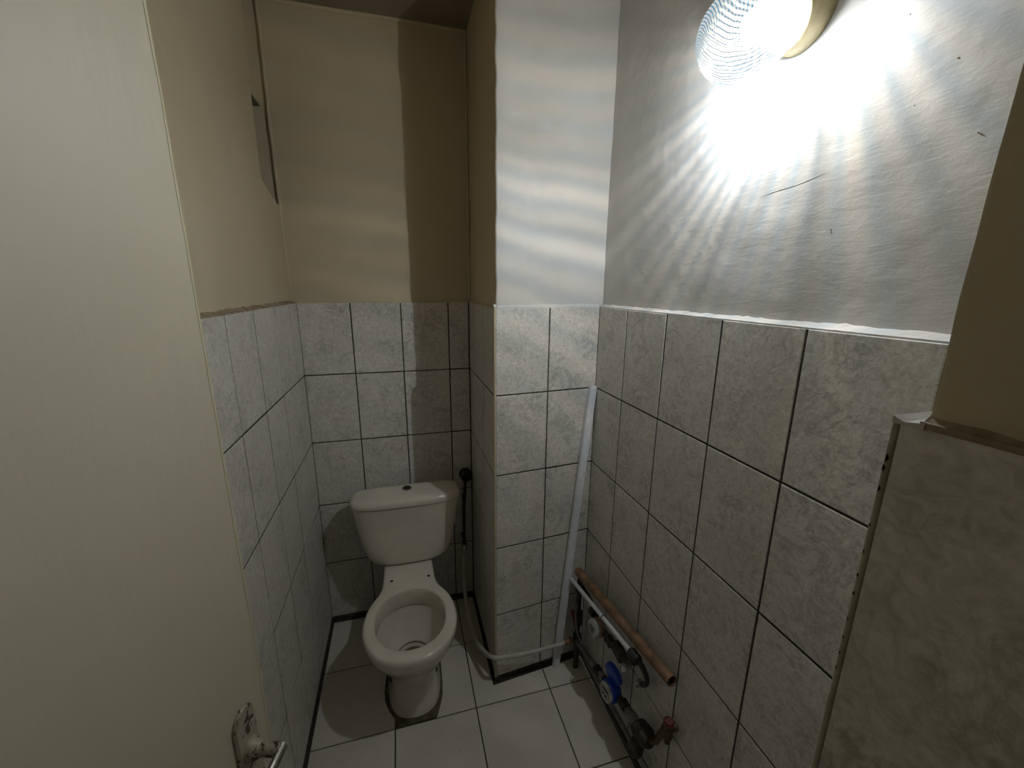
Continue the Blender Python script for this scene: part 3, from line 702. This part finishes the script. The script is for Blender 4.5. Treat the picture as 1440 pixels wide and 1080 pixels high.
nut((1.055,-.790,.388), (0,1,.1), .019, .03, gm, 'dark_fitting')
nut((1.040,-.652,.425), (-.6,-.4,.6), .0085, .018, gm, 'white_plastic', 'seal_cap', 12)
# outlet assembly behind the grey meter: black cross, dark hose loop, chrome end
ob = thing('pipe_manifold', (1.06, -.88, .42), 'black corroded manifold with looped hose at end of white pipe', 'pipe fitting')
nut((1.052,-.855,.410), (0,1,.2), .021, .055, ob, 'dark_fitting', 'manifold_body', 8)
nut((1.0478,-.945,.4868), wd_, .0155, .040, ob, 'black_rubber', 'pipe_socket', 12)
MB().tube(spline([(1.052,-.875,.412),(1.05,-.91,.43),(1.05,-.945,.468)], 5), .013, 12).build('elbow', 'dark_fitting', ob, None, True)
MB().tube(spline([(1.052,-.962,.486),(1.060,-.974,.470),(1.072,-.980,.438),(1.078,-.975,.405),(1.078,-.955,.378),(1.082,-.940,.362)], 6), .0085, 12).build('hose_loop', 'black_rubber', ob, None, True)
MB().lathe((1.088,-.934,.364), (-.8,-.55,.15), [(0, .010), (.012, .012), (.022, .0125), (.026, .0095), (.026, .007), (.02, .006)], 18).build('chrome_outlet', 'chrome', ob, None, True)
nut((1.048,-.905,.392), (-.8,-.3,.5), .0095, .022, ob, 'white_plastic', 'seal_cap', 12)
# slim grey tube dropping from riser
ft_ = thing('flexible_tube', (1.02, -.56, .25), 'thin grey flexible tube hanging beside the red lever valve', 'tube')
MB().tube(spline([(1.035,-.552,.345),(1.022,-.575,.30),(1.02,-.60,.255),(1.03,-.625,.215)], 6), .0042, 10).build('tube_run', 'steel', ft_, None, True)
# lower line: blue meter between steel pipes
lp = thing('steel_pipe', (1.05, -.65, .2), 'grey steel water pipe low on the wall leading to blue meter', 'pipe')
MB().tube([(1.044,-.560,.158),(1.042,-.62,.180),(1.045,-.70,.195),(1.052,-.775,.208)], .0115, 14).build('pipe_tube', 'steel', lp, None, True)
nut((1.047,-.735,.202), (0,-1,.15), .018, .026, lp, 'dark_fitting')
lw = thing('skirting_pipe', (1.07, -.75, .1), 'pale thin pipe running just above the floor along right wall', 'pipe')
MB().tube([(1.080,-.50,.070),(1.082,-.72,.082),(1.086,-1.03,.100)], .009, 12).build('pipe_tube', 'steel', lw, None, True)
bm_ = thing('water_meter', (1.055, -.83, .22), 'blue water meter with open flip lid and white dial', 'meter', 'water meters on the right wall')
ba = Vector((-.985, -.12, .10)).normalized(); bc = Vector((1.062, -.826, .212))
MB().lathe(bc - ba*.014, ba, [(0, .026), (.006, .033)], 32).build('meter_body', 'brass', bm_, None, True)
MB().lathe(bc - ba*.008, ba, [(0, .034), (.003, .0385), (.034, .0385), (.037, .036)], 36).build('meter_collar', 'blue', bm_, None, True)
MB().lathe(bc + ba*.0265, ba, [(0, .0335), (.009, .0335), (.011, .031)], 36).build('dial', 'dial', bm_, None, True)
be = ba.cross(Vector((0,0,1))).normalized(); bu = be.cross(ba).normalized(); mb = MB()
mb.obox(bc + ba*.0378 + bu*.010, be*.015, bu*.0035, ba*.0005); mb.obox(bc + ba*.0378 - bu*.009 - be*.006, be*.0045, bu*.0045, ba*.0005); mb.obox(bc + ba*.0378 - bu*.010 + be*.009, be*.004, bu*.004, ba*.0005)
mb.build('dial_marks', 'dark_hole', bm_)
la2 = Vector((-.95, -.18, -.12)).normalized(); lc2 = bc + ba*.010 + bu*.073
MB().lathe(lc2 - la2*.005, la2, [(0, .034), (.002, .038), (.016, .038), (.018, .035)], 36).build('flip_lid', 'blue', bm_, None, True)
MB().obox(bc + ba*.012 + bu*.037, be*.012, bu*.006, ba*.006).build('hinge', 'blue', bm_)
MB().tube([(1.054,-.78,.208),(1.062,-.826,.210),(1.066,-.885,.218)], .0125, 12).build('meter_pipe', 'brass', bm_, None, True)
nut((1.055,-.792,.250), (-.5,.3,.8), .0085, .02, bm_, 'white_plastic', 'seal_cap', 12)
# strainer and valve behind blue meter
sv = thing('strainer_valve', (1.065, -.98, .24), 'dark brass strainer and valve body at lower end of pipes', 'valve')
nut((1.066,-.893,.222), (0,-1,.12), .019, .026, sv, 'dark_fitting')
MB().lathe((1.066,-.905,.222), (.02,-1,.16), [(0, .012), (.012, .017), (.040, .019), (.046, .014)], 16).build('strainer_body', 'steel', sv, None, True)
nut((1.066,-.957,.235), (0,-1,.15), .0175, .016, sv, 'steel', 'nut', 6)
MB().lathe((1.066,-.968,.236), (.02,-1,.14), [(0, .018), (.010, .030), (.044, .033), (.060, .024), (.068, .018)], 14).build('valve_body', 'dark_fitting', sv, None, False)
MB().lathe((1.062,-.998,.226), (-.45,-.05,-.85), [(0, .019), (.030, .023), (.042, .026), (.058, .022), (.066, .012)], 12).build('strainer_leg', 'dark_fitting', sv, None, False)
MB().lathe((1.056,-.985,.250), (-.9,-.1,.25), [(0, .012), (.016, .014), (.022, .0105)], 10).build('valve_cap', 'dark_fitting', sv, None, False)
MB().tube([(1.068,-1.022,.245),(1.075,-1.05,.275),(1.084,-1.062,.325),(1.088,-1.07,.365)], .010, 12).build('rising_elbow', 'brass', sv, None, True)
# drain tap with red knob
dt = thing('drain_tap', (1.09, -1.09, .39), 'small brass tap with dark red knob on the tiled wall', 'tap')
MB().lathe((1.105,-1.088,.372), (-1,0,0), [(0, .012), (.010, .012), (.030, .010)], 14).build('tap_stem', 'brass', dt, None, True)
MB().lathe((1.078,-1.090,.388), (-.15,-.1,1), [(0, .011), (.004, .0145), (.016, .015), (.021, .012)], 10).build('knob', 'red', dt, None, False)
MB().lathe((1.078,-1.090,.386), (-.1,-.12,-1), [(0, .0115), (.018, .012), (.020, .014), (.032, .014), (.034, .0105), (.052, .009)], 12).build('tap_body', 'brass', dt, None, False)
# bits of debris on the floor
db = MB(); c = Vector((1.026, -.585, .0))
for k in range(26):
    t = 2*PI*k/26; q = [c + Vector(((.018 + dr)*math.cos(t + o), (.014 + dr)*math.sin(t + o), zz)) for dr, o, zz in ((0,0,.0),(.0018,0,.0),(.0018,.16,.0),(0,.16,.0),(0.0005,.05,.0010),(.0014,.1,.0010))]
    if nz(k*1.7, 2, 2) > -.25: db.add(q, [(0,1,2,3),(0,4,5,1),(1,5,2),(2,5,4,3),(3,4,0)])
db.add([c + Vector(p) for p in ((-.003,-.001,0),(.004,-.001,0),(.003,.002,0),(-.002,.002,0),(0,0,.001))], [(0,1,2,3),(0,1,4),(1,2,4),(2,3,4),(3,0,4)])
tag(db.build('dirt_ring', 'grout', None, tuple(c)), 'small ring of dirt on the floor tile by the corner', 'debris')
